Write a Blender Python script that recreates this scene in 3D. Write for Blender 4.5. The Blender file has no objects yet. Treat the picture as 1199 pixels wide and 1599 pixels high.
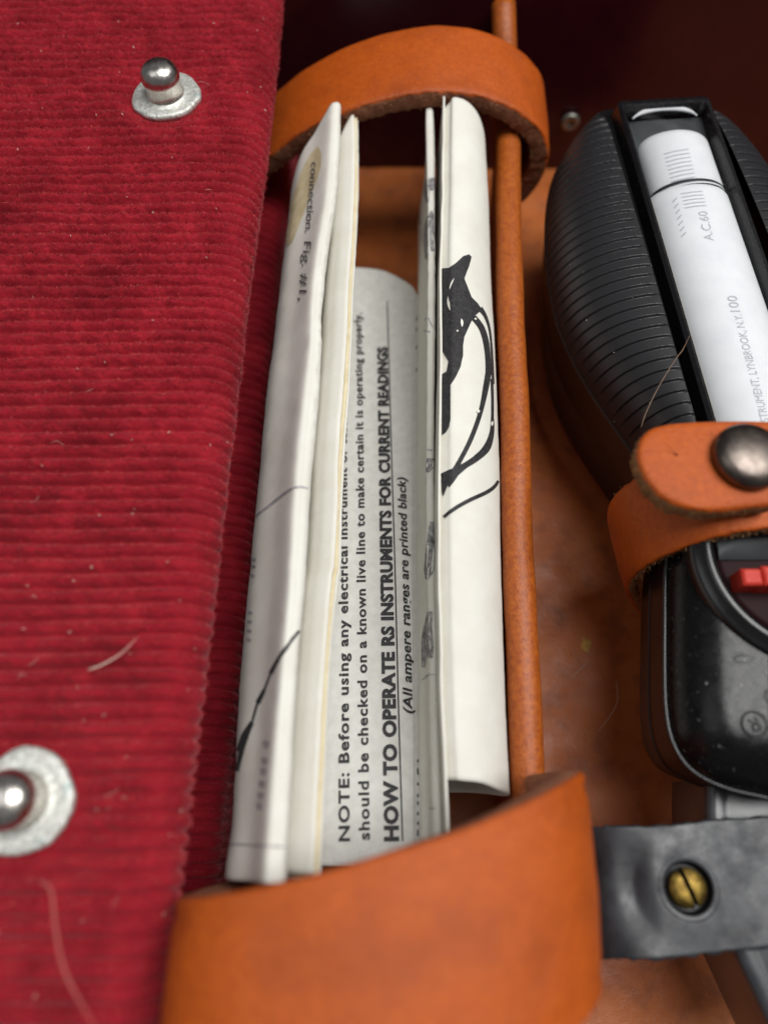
import bpy, bmesh, math, random
import numpy as np
from mathutils import Vector
from mathutils.bvhtree import BVHTree

random.seed(7)
rng = np.random.default_rng(11)
K = 0.0015                      # metres per working millimetre
FPX = 1155.0                    # focal length in photograph pixels (1199 x 1599)
CX, CY = 599.5, 799.5
TILT = math.radians(22.4)       # camera tilt away from straight down
CT, ST = math.cos(TILT), math.sin(TILT)
ZC = 112.0                      # camera height over the case floor

scene = bpy.context.scene
COL = scene.collection

# ------------------------------------------------------------------ camera
cam_data = bpy.data.cameras.new('camera')
cam = bpy.data.objects.new('camera', cam_data)
COL.objects.link(cam)
scene.camera = cam
cam.location = (0, 0, ZC * K)
cam.rotation_euler = (TILT, 0, 0)
cam_data.sensor_fit = 'VERTICAL'
cam_data.sensor_height = 36.0
cam_data.lens = 36.0 * FPX / 1599.0
cam_data.clip_start = 0.005
cam_data.clip_end = 20.0
cam_data.dof.use_dof = True
cam_data.dof.focus_distance = 94.0 * K
cam_data.dof.aperture_fstop = 8.0

# ------------------------------------------------------------------ light
world = bpy.data.worlds.new('World')
scene.world = world
world.use_nodes = True
bg = world.node_tree.nodes['Background']
bg.inputs[0].default_value = (0.93, 0.96, 1.0, 1)
bg.inputs[1].default_value = 0.13

def area(name, loc, target, size, energy, color=(1, 1, 1), size_y=None):
    d = bpy.data.lights.new(name, 'AREA')
    d.shape = 'RECTANGLE'
    d.size = size * K
    d.size_y = (size_y or size) * K
    d.energy = energy
    d.color = color
    o = bpy.data.objects.new(name, d)
    COL.objects.link(o)
    o.location = Vector(loc) * K
    o.rotation_euler = (Vector(target) - Vector(loc)).to_track_quat('-Z', 'Y').to_euler()
    return o

area('window_light', (180, 80, 520), (15, 45, 30), 250, 8.0, (1.0, 0.99, 0.97), 400)
area('fill_light', (-230, 20, 430), (0, 45, 30), 220, 0.4, (0.97, 0.98, 1.0))  # added weak fill from the left, not a real source

scene.view_settings.view_transform = 'Standard'
scene.view_settings.look = 'None'
scene.view_settings.exposure = 0.0
scene.view_settings.gamma = 1.0
scene.cycles.max_bounces = 8
scene.cycles.use_denoising = True

# ------------------------------------------------------------------ maths
def P(px, py, H):
    dx = (px - CX) / FPX
    v = (CY - py) / FPX
    s = H / (CT - v * ST)
    return np.array([s * dx, s * (ST + v * CT), ZC - H])

def ray(px, py):
    dx = (px - CX) / FPX
    v = (CY - py) / FPX
    return Vector((dx, ST + v * CT, -(CT - v * ST))).normalized()

def spline(pts, n):
    p = np.asarray(pts, float)
    m = len(p)
    if m == 2:
        t = np.linspace(0, 1, n)[:, None]
        return p[0] * (1 - t) + p[1] * t
    ext = np.concatenate([(2 * p[0] - p[1])[None], p, (2 * p[-1] - p[-2])[None]])
    t = np.linspace(0, m - 1 - 1e-9, n)
    i = t.astype(int)
    f = (t - i).reshape((-1,) + (1,) * (p.ndim - 1))
    a, b, c, d = ext[i], ext[i + 1], ext[i + 2], ext[i + 3]
    return 0.5 * ((2 * b) + (c - a) * f + (2 * a - 5 * b + 4 * c - d) * f ** 2 + (3 * b - a - 3 * c + d) * f ** 3)

def vnoise(x, y, seed=0):
    """smooth 2D value noise, -1..1"""
    r = np.random.default_rng(seed)
    tab = r.uniform(-1, 1, (256, 256))
    xi = np.floor(x).astype(int); yi = np.floor(y).astype(int)
    fx = x - xi; fy = y - yi
    fx = fx * fx * (3 - 2 * fx); fy = fy * fy * (3 - 2 * fy)
    g = lambda i, j: tab[i & 255, j & 255]
    return (g(xi, yi) * (1 - fx) + g(xi + 1, yi) * fx) * (1 - fy) + (g(xi, yi + 1) * (1 - fx) + g(xi + 1, yi + 1) * fx) * fy

def line(pts, n=80):
    """a longitudinal line given as (px, py, H); callable on world Y"""
    q = spline(np.array([P(*p) for p in pts]), n)
    q = q[np.argsort(q[:, 1])]
    lo = q[0] + (q[0] - q[8]) * 10
    hi = q[-1] + (q[-1] - q[-9]) * 10
    q = np.vstack([lo, q, hi])
    def f(Y):
        return np.interp(Y, q[:, 1], q[:, 0]), np.interp(Y, q[:, 1], q[:, 2])
    return f

def off(f, dx, dH):
    def g(Y):
        x, z = f(Y)
        return x + dx, z - dH
    return g

def loft(lines, yt, yb, nt=90, per=6):
    """surface through longitudinal lines; yt, yb give the Y of both ends per line"""
    m = len(lines)
    yt = np.broadcast_to(np.asarray(yt, float), (m,)); yb = np.broadcast_to(np.asarray(yb, float), (m,))
    t = np.linspace(0, 1, nt)
    C = np.zeros((m, nt, 3))
    for i, f in enumerate(lines):
        Y = yt[i] * (1 - t) + yb[i] * t
        X, Z = f(Y)
        C[i, :, 0] = X; C[i, :, 1] = Y; C[i, :, 2] = Z
    S = spline(C, (m - 1) * per + 1)
    return np.transpose(S, (1, 0, 2))

def grid_faces(nu, nv, close_v=False):
    f = []
    for i in range(nu - 1):
        for j in range(nv if close_v else nv - 1):
            k = (j + 1) % nv
            f.append((i * nv + j, i * nv + k, (i + 1) * nv + k, (i + 1) * nv + j))
    return f

def grid_normals(S):
    du = np.gradient(S, axis=0); dv = np.gradient(S, axis=1)
    n = np.cross(du, dv)
    return n / np.maximum(np.linalg.norm(n, axis=2, keepdims=True), 1e-9)

# ------------------------------------------------------------------ objects
ORIGIN = {}
def thing(name, label, cat, at=(0, 0, 0), group=None):
    o = bpy.data.objects.new(name, None)
    o.empty_display_size = 0.01
    COL.objects.link(o)
    o.location = Vector(at) * K
    o['label'] = label; o['category'] = cat
    if group: o['group'] = group
    ORIGIN[o.name] = np.array(at, float)
    return o

def mk(name, verts, faces, mats, parent=None, fmat=None, smooth=True, label=None, solid=0.0, sharp=None):
    """ONE mesh object from world-millimetre vertices"""
    v = np.asarray(verts, float).reshape(-1, 3)
    if parent is None:
        org = np.array([(v[:, 0].min() + v[:, 0].max()) / 2, (v[:, 1].min() + v[:, 1].max()) / 2, v[:, 2].min()])
    else:
        org = ORIGIN[parent.name]
    me = bpy.data.meshes.new(name)
    me.from_pydata(((v - org) * K).tolist(), [], [tuple(int(i) for i in f) for f in faces])
    if not isinstance(mats, (list, tuple)): mats = [mats]
    for m in mats: me.materials.append(m)
    if fmat is not None:
        me.polygons.foreach_set('material_index', np.asarray(fmat, dtype=np.int32))
    me.polygons.foreach_set('use_smooth', [smooth] * len(me.polygons))
    me.update()
    if sharp and smooth:
        me.set_sharp_from_angle(angle=math.radians(sharp))
    o = bpy.data.objects.new(name, me)
    COL.objects.link(o)
    if parent is not None:
        o.parent = parent
        ORIGIN[o.name] = ORIGIN[parent.name]
    else:
        o.location = Vector(org) * K
        ORIGIN[o.name] = org
    if label: o['label'] = label
    if solid:
        md = o.modifiers.new('thickness', 'SOLIDIFY')
        md.thickness = solid * K; md.offset = 0
    return o

def top(o, label, cat, group=None, kind=None):
    o['label'] = label
    if cat: o['category'] = cat
    if group: o['group'] = group
    if kind: o['kind'] = kind
    return o

class MB:
    def __init__(s): s.v = []; s.f = []; s.m = []
    def add(s, v, f, m=0):
        b = len(s.v)
        s.v.extend(np.asarray(v, float).reshape(-1, 3).tolist())
        s.f.extend([tuple(i + b for i in q) for q in f])
        s.m.extend([m] * len(f) if np.isscalar(m) else m)
    def build(s, name, mats, parent=None, **k):
        return mk(name, s.v, s.f, mats, parent, fmat=s.m, **k)

def tube(path, r, n=10, caps=True):
    p = np.asarray(path, float)
    r = np.broadcast_to(np.asarray(r, float), (len(p),))
    t = np.gradient(p, axis=0); t /= np.linalg.norm(t, axis=1, keepdims=True)
    up = np.array([0, 0, 1.0]) if abs(t[0][2]) < 0.9 else np.array([1.0, 0, 0])
    a = np.cross(t, up); a /= np.linalg.norm(a, axis=1, keepdims=True)
    b = np.cross(a, t)
    th = np.linspace(0, 2 * math.pi, n, endpoint=False)
    V = p[:, None] + r[:, None, None] * (a[:, None] * np.cos(th)[None, :, None] + b[:, None] * np.sin(th)[None, :, None])
    f = grid_faces(len(p), n, True)
    if caps:
        f.append(tuple(range(n))[::-1]); f.append(tuple(range((len(p) - 1) * n, len(p) * n)))
    return V.reshape(-1, 3), f

def lathe(c, prof, n=48, axis=(0, 0, 1)):
    """prof: (radius, height) pairs along axis"""
    ax = np.asarray(axis, float); ax /= np.linalg.norm(ax)
    h = np.array([1.0, 0, 0]) if abs(ax[0]) < 0.9 else np.array([0, 1.0, 0])
    a = np.cross(ax, h); a /= np.linalg.norm(a); b = np.cross(ax, a)
    th = np.linspace(0, 2 * math.pi, n, endpoint=False)
    V = []
    for r, z in prof:
        V.append(np.asarray(c) + ax * z + r * (a * np.cos(th)[:, None] + b * np.sin(th)[:, None]))
    V = np.array(V)
    f = grid_faces(len(prof), n, True)
    f.append(tuple(range((len(prof) - 1) * n, len(prof) * n)))
    f.append(tuple(range(n))[::-1])
    return V.reshape(-1, 3), f

def bvh(S):
    nu, nv = S.shape[:2]
    return BVHTree.FromPolygons([Vector(p) for p in S.reshape(-1, 3)], grid_faces(nu, nv))

CAMV = Vector((0, 0, ZC))
def hit(tree, px, py, eps=0.05):
    d = ray(px, py)
    loc, nor, i, dist = tree.ray_cast(CAMV, d)
    if loc is None: return None
    if nor.dot(d) > 0: nor = -nor
    return np.array(loc + nor * eps)

def drop(tree, p, eps=0.05):
    loc, nor, i, dist = tree.ray_cast(Vector((p[0], p[1], 200)), Vector((0, 0, -1)))
    if loc is None: return None
    return np.array([loc[0], loc[1], loc[2] + eps])

def stroke(mb, tree, pts, widths, n=40, eps=0.05, across=4):
    """a printed line, given in photograph pixels, laid on a surface"""
    q = spline(pts, n); w = np.interp(np.linspace(0, 1, n), np.linspace(0, 1, len(widths)), widths)
    t = np.gradient(q, axis=0); t /= np.maximum(np.linalg.norm(t, axis=1, keepdims=True), 1e-9)
    nn = np.stack([-t[:, 1], t[:, 0]], 1)
    rows = []
    for i in range(n):
        row = [hit(tree, *(q[i] + nn[i] * w[i] * f), eps) for f in np.linspace(-.5, .5, across)]
        rows.append(row)
    for i in range(n - 1):
        for j in range(across - 1):
            c = [rows[i][j], rows[i][j + 1], rows[i + 1][j + 1], rows[i + 1][j]]
            if any(x is None for x in c): continue
            mb.add(c, [(0, 1, 2, 3)])

def patch(mb, tree, poly, eps=0.05, cuts=3):
    """a printed area with a pixel outline laid on a surface"""
    bm = bmesh.new()
    vs = [bm.verts.new((x, y, 0)) for x, y in poly]
    bm.faces.new(vs)
    bmesh.ops.triangulate(bm, faces=bm.faces[:])
    for _ in range(cuts):
        bmesh.ops.subdivide_edges(bm, edges=[e for e in bm.edges if e.calc_length() > 3.5], cuts=1)
        bmesh.ops.triangulate(bm, faces=bm.faces[:])
    bm.verts.index_update()
    pr = [hit(tree, v.co.x, v.co.y, eps) for v in bm.verts]
    for f in bm.faces:
        c = [pr[v.index] for v in f.verts]
        if any(x is None for x in c): continue
        mb.add(c, [tuple(range(len(c)))])
    bm.free()

def text_mesh(s, bold=0.0, shear=0.0, spacing=1.0):
    """flat triangles of a line of text, built-in font; returns verts(2D) in em units, faces, advance"""
    cu = bpy.data.curves.new('lettering', 'FONT')
    cu.body = s; cu.size = 1.0; cu.offset = bold; cu.shear = shear; cu.space_character = spacing
    cu.resolution_u = 3
    o = bpy.data.objects.new('lettering', cu)
    COL.objects.link(o)
    dg = bpy.context.evaluated_depsgraph_get()
    me = bpy.data.meshes.new_from_object(o.evaluated_get(dg))
    v = np.array([x.co[:2] for x in me.vertices])
    f = [tuple(p.vertices) for p in me.polygons]
    bpy.data.objects.remove(o); bpy.data.curves.remove(cu); bpy.data.meshes.remove(me)
    return v, f

def text_on(mb, tree, s, a_px, b_px, cap, bold=0.0, shear=0.0, spacing=1.0, eps=0.04, side=1, project=None, stretch=True):
    """text whose baseline runs from pixel a to pixel b on a surface; cap = cap height in mm"""
    v, f = text_mesh(s, bold, shear, spacing)
    A = hit(tree, *a_px, 0); B = hit(tree, *b_px, 0)
    e1 = B - A; L = np.linalg.norm(e1); e1 /= L
    n = np.array([0, 0, 1.0])
    e2 = np.cross(n, e1) * side; e2 /= np.linalg.norm(e2)
    w = v[:, 0].max() - v[:, 0].min()
    q = A + np.outer((v[:, 0] - v[:, 0].min()) / w * L, e1) + np.outer(v[:, 1] / 0.73 * cap, e2)
    pr = []
    for p in q:
        d = (Vector(p) - CAMV).normalized()
        l_, n_, i_, _ = tree.ray_cast(CAMV, d)
        pr.append(None if l_ is None else np.array(l_ + (n_ if n_.dot(d) < 0 else -n_) * eps))
    for t in f:
        c = [pr[i] for i in t]
        if any(x is None for x in c): continue
        mb.add(c, [tuple(range(len(c)))])

# ------------------------------------------------------------------ materials
def mat(name, col, rough=0.5, metal=0.0, col2=None, nscale=0.4, ndetail=4, bump=0.0, bscale=2.0, bdist=0.1,
        col3=None, n3=0.05, f3=(0.5, 0.7), spec=0.5, sheen=0.0, sheen_tint=(1, 1, 1), coat=0.0, rough2=None, aniso=None, sheen_rough=0.4):
    m = bpy.data.materials.new(name)
    m.use_nodes = True
    nt = m.node_tree; N = nt.nodes; Lk = nt.links
    b = N['Principled BSDF']
    b.inputs['Base Color'].default_value = (*col, 1)
    b.inputs['Roughness'].default_value = rough
    b.inputs['Metallic'].default_value = metal
    b.inputs['Specular IOR Level'].default_value = spec
    b.inputs['Sheen Weight'].default_value = sheen
    b.inputs['Sheen Tint'].default_value = (*sheen_tint, 1)
    b.inputs['Sheen Roughness'].default_value = sheen_rough
    b.inputs['Coat Weight'].default_value = coat
    tc = N.new('ShaderNodeTexCoord')
    mp = N.new('ShaderNodeMapping')
    s = 1.0 / K
    mp.inputs['Scale'].default_value = (s, s, s) if aniso is None else tuple(s * a for a in aniso)
    Lk.new(tc.outputs['Object'], mp.inputs['Vector'])
    def noise(scale, detail, rough_=0.6):
        n = N.new('ShaderNodeTexNoise')
        n.inputs['Scale'].default_value = scale; n.inputs['Detail'].default_value = detail
        n.inputs['Roughness'].default_value = rough_
        Lk.new(mp.outputs['Vector'], n.inputs['Vector'])
        return n
    def ramp(src, a, c):
        r = N.new('ShaderNodeMapRange')
        r.inputs['From Min'].default_value = a; r.inputs['From Max'].default_value = c
        Lk.new(src, r.inputs['Value'])
        return r.outputs['Result']
    cur = None
    if col2 is not None:
        n = noise(nscale, ndetail)
        mx = N.new('ShaderNodeMix'); mx.data_type = 'RGBA'
        mx.inputs['A'].default_value = (*col, 1); mx.inputs['B'].default_value = (*col2, 1)
        Lk.new(ramp(n.outputs['Fac'], 0.34, 0.66), mx.inputs['Factor'])
        cur = mx.outputs['Result']
        if rough2 is not None:
            mr = N.new('ShaderNodeMapRange')
            mr.inputs['From Min'].default_value = 0.35; mr.inputs['From Max'].default_value = 0.65
            mr.inputs['To Min'].default_value = rough; mr.inputs['To Max'].default_value = rough2
            n2 = noise(nscale * 2.3, ndetail)
            Lk.new(n2.outputs['Fac'], mr.inputs['Value'])
            Lk.new(mr.outputs['Result'], b.inputs['Roughness'])
    if col3 is not None:
        n = noise(n3, 5)
        mx = N.new('ShaderNodeMix'); mx.data_type = 'RGBA'
        if cur is None: mx.inputs['A'].default_value = (*col, 1)
        else: Lk.new(cur, mx.inputs['A'])
        mx.inputs['B'].default_value = (*col3, 1)
        Lk.new(ramp(n.outputs['Fac'], *f3), mx.inputs['Factor'])
        cur = mx.outputs['Result']
    if cur is not None: Lk.new(cur, b.inputs['Base Color'])
    if bump:
        n = noise(bscale, 5, 0.65)
        bp = N.new('ShaderNodeBump')
        bp.inputs['Strength'].default_value = bump
        bp.inputs['Distance'].default_value = bdist * K
        Lk.new(n.outputs['Fac'], bp.inputs['Height'])
        Lk.new(bp.outputs['Normal'], b.inputs['Normal'])
    return m

M = {}
M['cord'] = mat('red_corduroy', (0.215, 0.005, 0.013), 0.85, col2=(0.33, 0.012, 0.023), nscale=0.25, ndetail=6,
                col3=(0.15, 0.003, 0.008), n3=0.10, f3=(0.48, 0.80), bump=0.5, bscale=4.0, bdist=0.12, spec=0.15, sheen=0.35, sheen_tint=(1, 0.42, 0.45))
M['pile'] = mat('corduroy_pile', (0.15, 0.003, 0.008), 0.8, col2=(0.52, 0.045, 0.055), nscale=2.6, col3=(0.14, 0.003, 0.007), n3=0.10, f3=(0.48, 0.80),
                spec=0.15, sheen=0.4, sheen_tint=(1, 0.45, 0.5))
M['fringe'] = mat('lit_pile_tips', (0.44, 0.045, 0.048), 0.85, col2=(0.58, 0.11, 0.10), nscale=0.8, spec=0.1)  # paler pile paints the bright light line along each rib's north flank
M['strap'] = mat('tan_leather', (0.49, 0.092, 0.005), 0.42, col2=(0.39, 0.066, 0.004), nscale=1.5, ndetail=9, bump=0.7, bscale=2.6, bdist=0.24,
                 col3=(0.31, 0.054, 0.005), n3=0.12, f3=(0.48, 0.75), spec=0.40, rough2=0.52)
M['cut'] = mat('raw_leather_edge', (0.25, 0.090, 0.050), 0.95, col2=(0.38, 0.165, 0.095), nscale=1.4, ndetail=5, bump=1.0, bscale=2.5, bdist=0.25, spec=0.1)
M['cutpale'] = mat('raw_leather_fuzz', (0.36, 0.20, 0.09), 0.95, col2=(0.22, 0.10, 0.045), nscale=1.4, ndetail=5, bump=1.0, bscale=2.5, bdist=0.25, spec=0.1)
M['piping'] = mat('piping_leather', (0.42, 0.105, 0.012), 0.42, col2=(0.27, 0.055, 0.008), nscale=1.6, ndetail=9, bump=0.6, bscale=3.0, bdist=0.14, spec=0.4)
M['floor'] = mat('floor_leather', (0.34, 0.086, 0.020), 0.33, col2=(0.43, 0.122, 0.026), nscale=0.12, ndetail=8, bump=0.7, bscale=1.5, bdist=0.12,
                 col3=(0.19, 0.052, 0.018), n3=0.22, f3=(0.50, 0.78), spec=0.32, rough2=0.55)
M['wall'] = mat('maroon_vinyl', (0.034, 0.004, 0.008), 0.2, col2=(0.045, 0.006, 0.010), nscale=0.2, bump=0.08, bscale=0.6, spec=0.36)
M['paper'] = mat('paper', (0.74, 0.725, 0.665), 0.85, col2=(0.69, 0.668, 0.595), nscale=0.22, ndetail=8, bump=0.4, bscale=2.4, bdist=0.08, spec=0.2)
M['paper_shaded'] = mat('shaded_paper', (0.62, 0.61, 0.575), 0.85, col2=(0.54, 0.53, 0.495), nscale=0.8, ndetail=8, bump=0.25, bscale=2.0, bdist=0.06, spec=0.2)  # greyer copy of the paper, with the deep panel's shade in its colour
M['cream'] = mat('aged_paper_edge', (0.74, 0.66, 0.46), 0.9, col2=(0.66, 0.56, 0.36), nscale=0.8, spec=0.1)
M['stain'] = mat('old_tape_stain', (0.52, 0.43, 0.25), 0.7, col2=(0.64, 0.55, 0.36), nscale=0.6, spec=0.3)
M['ink'] = mat('black_ink', (0.022, 0.021, 0.023), 0.6, col2=(0.045, 0.043, 0.045), nscale=2.0, spec=0.2)
M['faded'] = mat('faded_ink', (0.30, 0.29, 0.31), 0.8, col2=(0.50, 0.48, 0.48), nscale=1.2, spec=0.1)
M['worn2'] = mat('thin_ink', (0.10, 0.095, 0.10), 0.8, col2=(0.16, 0.155, 0.16), nscale=1.3, spec=0.1)
M['worn'] = mat('worn_print', (0.11, 0.105, 0.11), 0.8, col2=(0.45, 0.44, 0.43), nscale=1.3, ndetail=6, spec=0.1)
M['plastic'] = mat('black_plastic', (0.006, 0.006, 0.007), 0.22, col2=(0.009, 0.009, 0.010), nscale=0.4, bump=0.06, bscale=1.2, spec=0.5, rough2=0.32)
M['matte'] = mat('matte_black_plastic', (0.016, 0.016, 0.018), 0.42, spec=0.5, bump=0.1, bscale=3.0)
M['side'] = mat('dark_brown_plastic', (0.018, 0.008, 0.006), 0.4, spec=0.3, col2=(0.024, 0.011, 0.008), nscale=0.3)
M['bar'] = mat('worn_black_plastic', (0.012, 0.013, 0.016), 0.30, col2=(0.036, 0.039, 0.045), nscale=0.2, ndetail=9, bump=0.2, bscale=1.1, bdist=0.1, spec=0.45, rough2=0.58)
M['jaw'] = mat('grey_black_plastic', (0.030, 0.032, 0.036), 0.3, col2=(0.05, 0.052, 0.058), nscale=0.3, bump=0.1, bscale=2, spec=0.6)
M['plate'] = mat('grey_reflection', (0.030, 0.034, 0.036), 0.5, col2=(0.045, 0.050, 0.054), nscale=0.3, spec=0.3)  # grey of the dial and window reflections, held as a base colour
M['label'] = mat('white_scale_roll', (0.68, 0.69, 0.71), 0.55, col2=(0.63, 0.64, 0.67), nscale=0.3, spec=0.3)
M['grey'] = mat('grey_print', (0.42, 0.42, 0.46), 0.6, spec=0.2)
M['nickel'] = mat('nickel', (0.68, 0.65, 0.60), 0.22, metal=1.0, col2=(0.52, 0.48, 0.44), nscale=0.8, bump=0.15, bscale=1.2, rough2=0.34)
M['flange'] = mat('corroded_flange', (0.46, 0.45, 0.41), 0.34, metal=0.6, col2=(0.82, 0.84, 0.79), nscale=2.2, ndetail=7, bump=0.7, bscale=2.4, bdist=0.22,
                  col3=(0.40, 0.52, 0.50), n3=0.6, f3=(0.58, 0.72), rough2=0.6)
M['gun'] = mat('gunmetal_snap', (0.105, 0.083, 0.075), 0.32, metal=1.0, col2=(0.17, 0.145, 0.125), nscale=0.6, ndetail=6, bump=0.15, bscale=1.5, rough2=0.42)
M['brass'] = mat('brass', (0.26, 0.175, 0.04), 0.42, metal=1.0, col2=(0.06, 0.036, 0.012), nscale=1.1, ndetail=5, bump=0.5, bscale=1.2, rough2=0.5)
M['hole'] = mat('dark_recess', (0.006, 0.006, 0.007), 0.5)
M['red'] = mat('red_plastic', (0.46, 0.022, 0.014), 0.5, col2=(0.54, 0.05, 0.03), nscale=0.8, spec=0.25)
M['dialred'] = mat('dark_red_gloss', (0.016, 0.003, 0.004), 0.5, spec=0.08)
M['rivet'] = mat('dull_rivet', (0.30, 0.31, 0.28), 0.4, metal=0.8, col2=(0.18, 0.17, 0.14), nscale=1.0, bump=0.3, bscale=1.5)
M['hair'] = mat('pale_hair', (0.62, 0.45, 0.34), 0.5, spec=0.4)
M['hairbrown'] = mat('brown_hair', (0.22, 0.13, 0.08), 0.4, spec=0.4)
M['lint'] = mat('pale_lint', (0.55, 0.22, 0.20), 0.9, col2=(0.80, 0.68, 0.55), nscale=0.12, ndetail=2)
M['lint2'] = mat('pink_lint', (0.42, 0.10, 0.09), 0.9)
M['dust'] = mat('dust', (0.55, 0.54, 0.50), 0.9)
M['chip'] = mat('yellow_flake', (0.58, 0.36, 0.07), 0.7, col2=(0.42, 0.24, 0.05), nscale=1.5, bump=0.6, bscale=2)
M['chippale'] = mat('pale_flake', (0.55, 0.52, 0.36), 0.8, col2=(0.38, 0.36, 0.24), nscale=1.5)

g = bpy.data.materials.new('clear_window'); g.use_nodes = True
nt = g.node_tree; nt.nodes.clear()
o_ = nt.nodes.new('ShaderNodeOutputMaterial'); mx_ = nt.nodes.new('ShaderNodeMixShader')
tr_ = nt.nodes.new('ShaderNodeBsdfTransparent'); gl_ = nt.nodes.new('ShaderNodeBsdfGlossy'); fr_ = nt.nodes.new('ShaderNodeFresnel')
tr_.inputs['Color'].default_value = (0.97, 0.975, 0.97, 1); gl_.inputs['Roughness'].default_value = 0.06
fr_.inputs['IOR'].default_value = 1.45
nt.links.new(fr_.outputs[0], mx_.inputs[0]); nt.links.new(tr_.outputs[0], mx_.inputs[1])
nt.links.new(gl_.outputs[0], mx_.inputs[2]); nt.links.new(mx_.outputs[0], o_.inputs[0])
M['clear'] = g

# ================================================================== THE CASE
case = thing('leather_case', 'open tan leather instrument case with red corduroy lid lining and leather straps', 'instrument case', (10, 45, 0))

# floor and end wall
nx, ny = 130, 120
xs = np.linspace(-21, 130, nx); ys = np.linspace(-70, 122, ny)
Xg, Yg = np.meshgrid(xs, ys, indexing='ij')
Zg = 0.25 * vnoise(Xg * .08, Yg * .08, 3) + 0.12 * vnoise(Xg * .3, Yg * .3, 4) + 0.5 * np.clip((Yg - 119) / 3, 0, 1) ** 2 - 0.3
S = np.stack([Xg, Yg, Zg], -1)
mk('bottom_panel', S, grid_faces(nx, ny), M['floor'], case, label='scuffed brown leather bottom inside the case', solid=1.0)
xs = np.linspace(-60, 130, 60); zs = np.linspace(-1, 66, 30)
Xg, Zg = np.meshgrid(xs, zs, indexing='ij')
Yg = 122 + 0.04 * Zg + 0.25 * vnoise(Xg * .05, Zg * .07, 5)
S = np.stack([Xg, Yg, Zg], -1)
wall = mk('end_wall', S, grid_faces(60, 30), M['wall'], case, label='glossy dark maroon end wall', solid=2.0)
v, f = lathe((34.9, 120.7, 11.6), [(1.7, -.2), (1.7, .3), (1.5, .6), (0.9, .7), (0.55, .25), (0.2, .2)], 32, (0, -1, 0.05))
mk('rivet', v, f, M['rivet'], wall)

# corduroy ---------------------------------------------------------------
RIB = 1.64
def wale(Y, X, phase=False):
    yy = Y + 0.22 * vnoise(X * .05, Y * .10, 21) + 0.10 * vnoise(X * .25, Y * .6, 22) - 0.012 * X
    ph = yy / RIB
    if phase: return ph
    c = np.abs(np.cos(np.pi * ph))
    return c ** 0.7

STUDS = [P(260, 149, 71.8)[:2], P(36, 1250, 71.8)[:2]]
def corduroy(edge, prof, y0, y1, dy, amp, seed):
    """edge(Y): X of the outer edge; prof: (offset from the edge, height) points of the section"""
    Yv = np.arange(y0, y1, dy)
    ex = edge(Yv)
    pr = np.asarray(prof)
    X = ex[:, None] + pr[None, :, 0]
    Z = np.broadcast_to(pr[None, :, 1], X.shape).copy()
    Y = np.broadcast_to(Yv[:, None], X.shape)
    S = np.stack([X, Y, Z], -1)
    N = grid_normals(S)
    if N[0, len(pr) // 3, 2] < 0: N = -N
    s = np.concatenate([[0], np.cumsum(np.linalg.norm(np.diff(pr, axis=0), axis=1))])
    sg = np.broadcast_to(s[None, :], X.shape)
    h = amp * wale(Y, sg) * (1 + 0.25 * vnoise(sg * .5, Y * .7, seed)) + 0.13 * vnoise(sg * 2.6, Y * 3.2, seed + 1) + 0.07 * vnoise(sg * 6, Y * 6.5, seed + 5) + 0.10 * vnoise(sg * .9, Y * 1.0, seed + 6) + 0.16 * vnoise(sg * .12, Y * .1, seed + 2)
    h = h * (1 - 0.45 * np.clip((sg - (s.max() - 11)) / 4, 0, 1))
    for cx_, cy_ in STUDS:
        d = np.hypot(X - cx_, Y - cy_)
        h = h * (1 - 0.75 * np.clip((7.0 - d) / 2.5, 0, 1) * (Z > 36))
    return S + N * h[..., None], N, sg

edge_pts = np.array([P(438, 0, 75), P(413, 235, 75), P(381, 480, 75), P(343, 800, 75), P(308, 1100, 75), P(263, 1455, 75), P(247, 1599, 75)])
es = np.argsort(edge_pts[:, 1])
edge_pts = edge_pts[es]
lid_edge = lambda Y: np.interp(Y, edge_pts[:, 1], edge_pts[:, 0])
zl = ZC - 72.5
prof = [(-x, zl) for x in np.linspace(92, 72, 12)[:-1]] + [(-x, zl) for x in np.linspace(72, 3.2, 300)]
prof += [(-3.0 + 3.0 * math.sin(a), zl - 3.0 + 3.0 * math.cos(a)) for a in np.linspace(0.05, math.pi / 2, 22)]
prof += [(0.0 - 0.25 * i, zl - 3.0 - 0.9 * i) for i in range(1, 6)]
Sl, Nl, sgl = corduroy(lid_edge, prof, -50, 121, 0.135, 0.98, 31)
lid = mk('lid', Sl, grid_faces(*Sl.shape[:2]), M['cord'], case, label='red corduroy lining of the opened lid')

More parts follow.
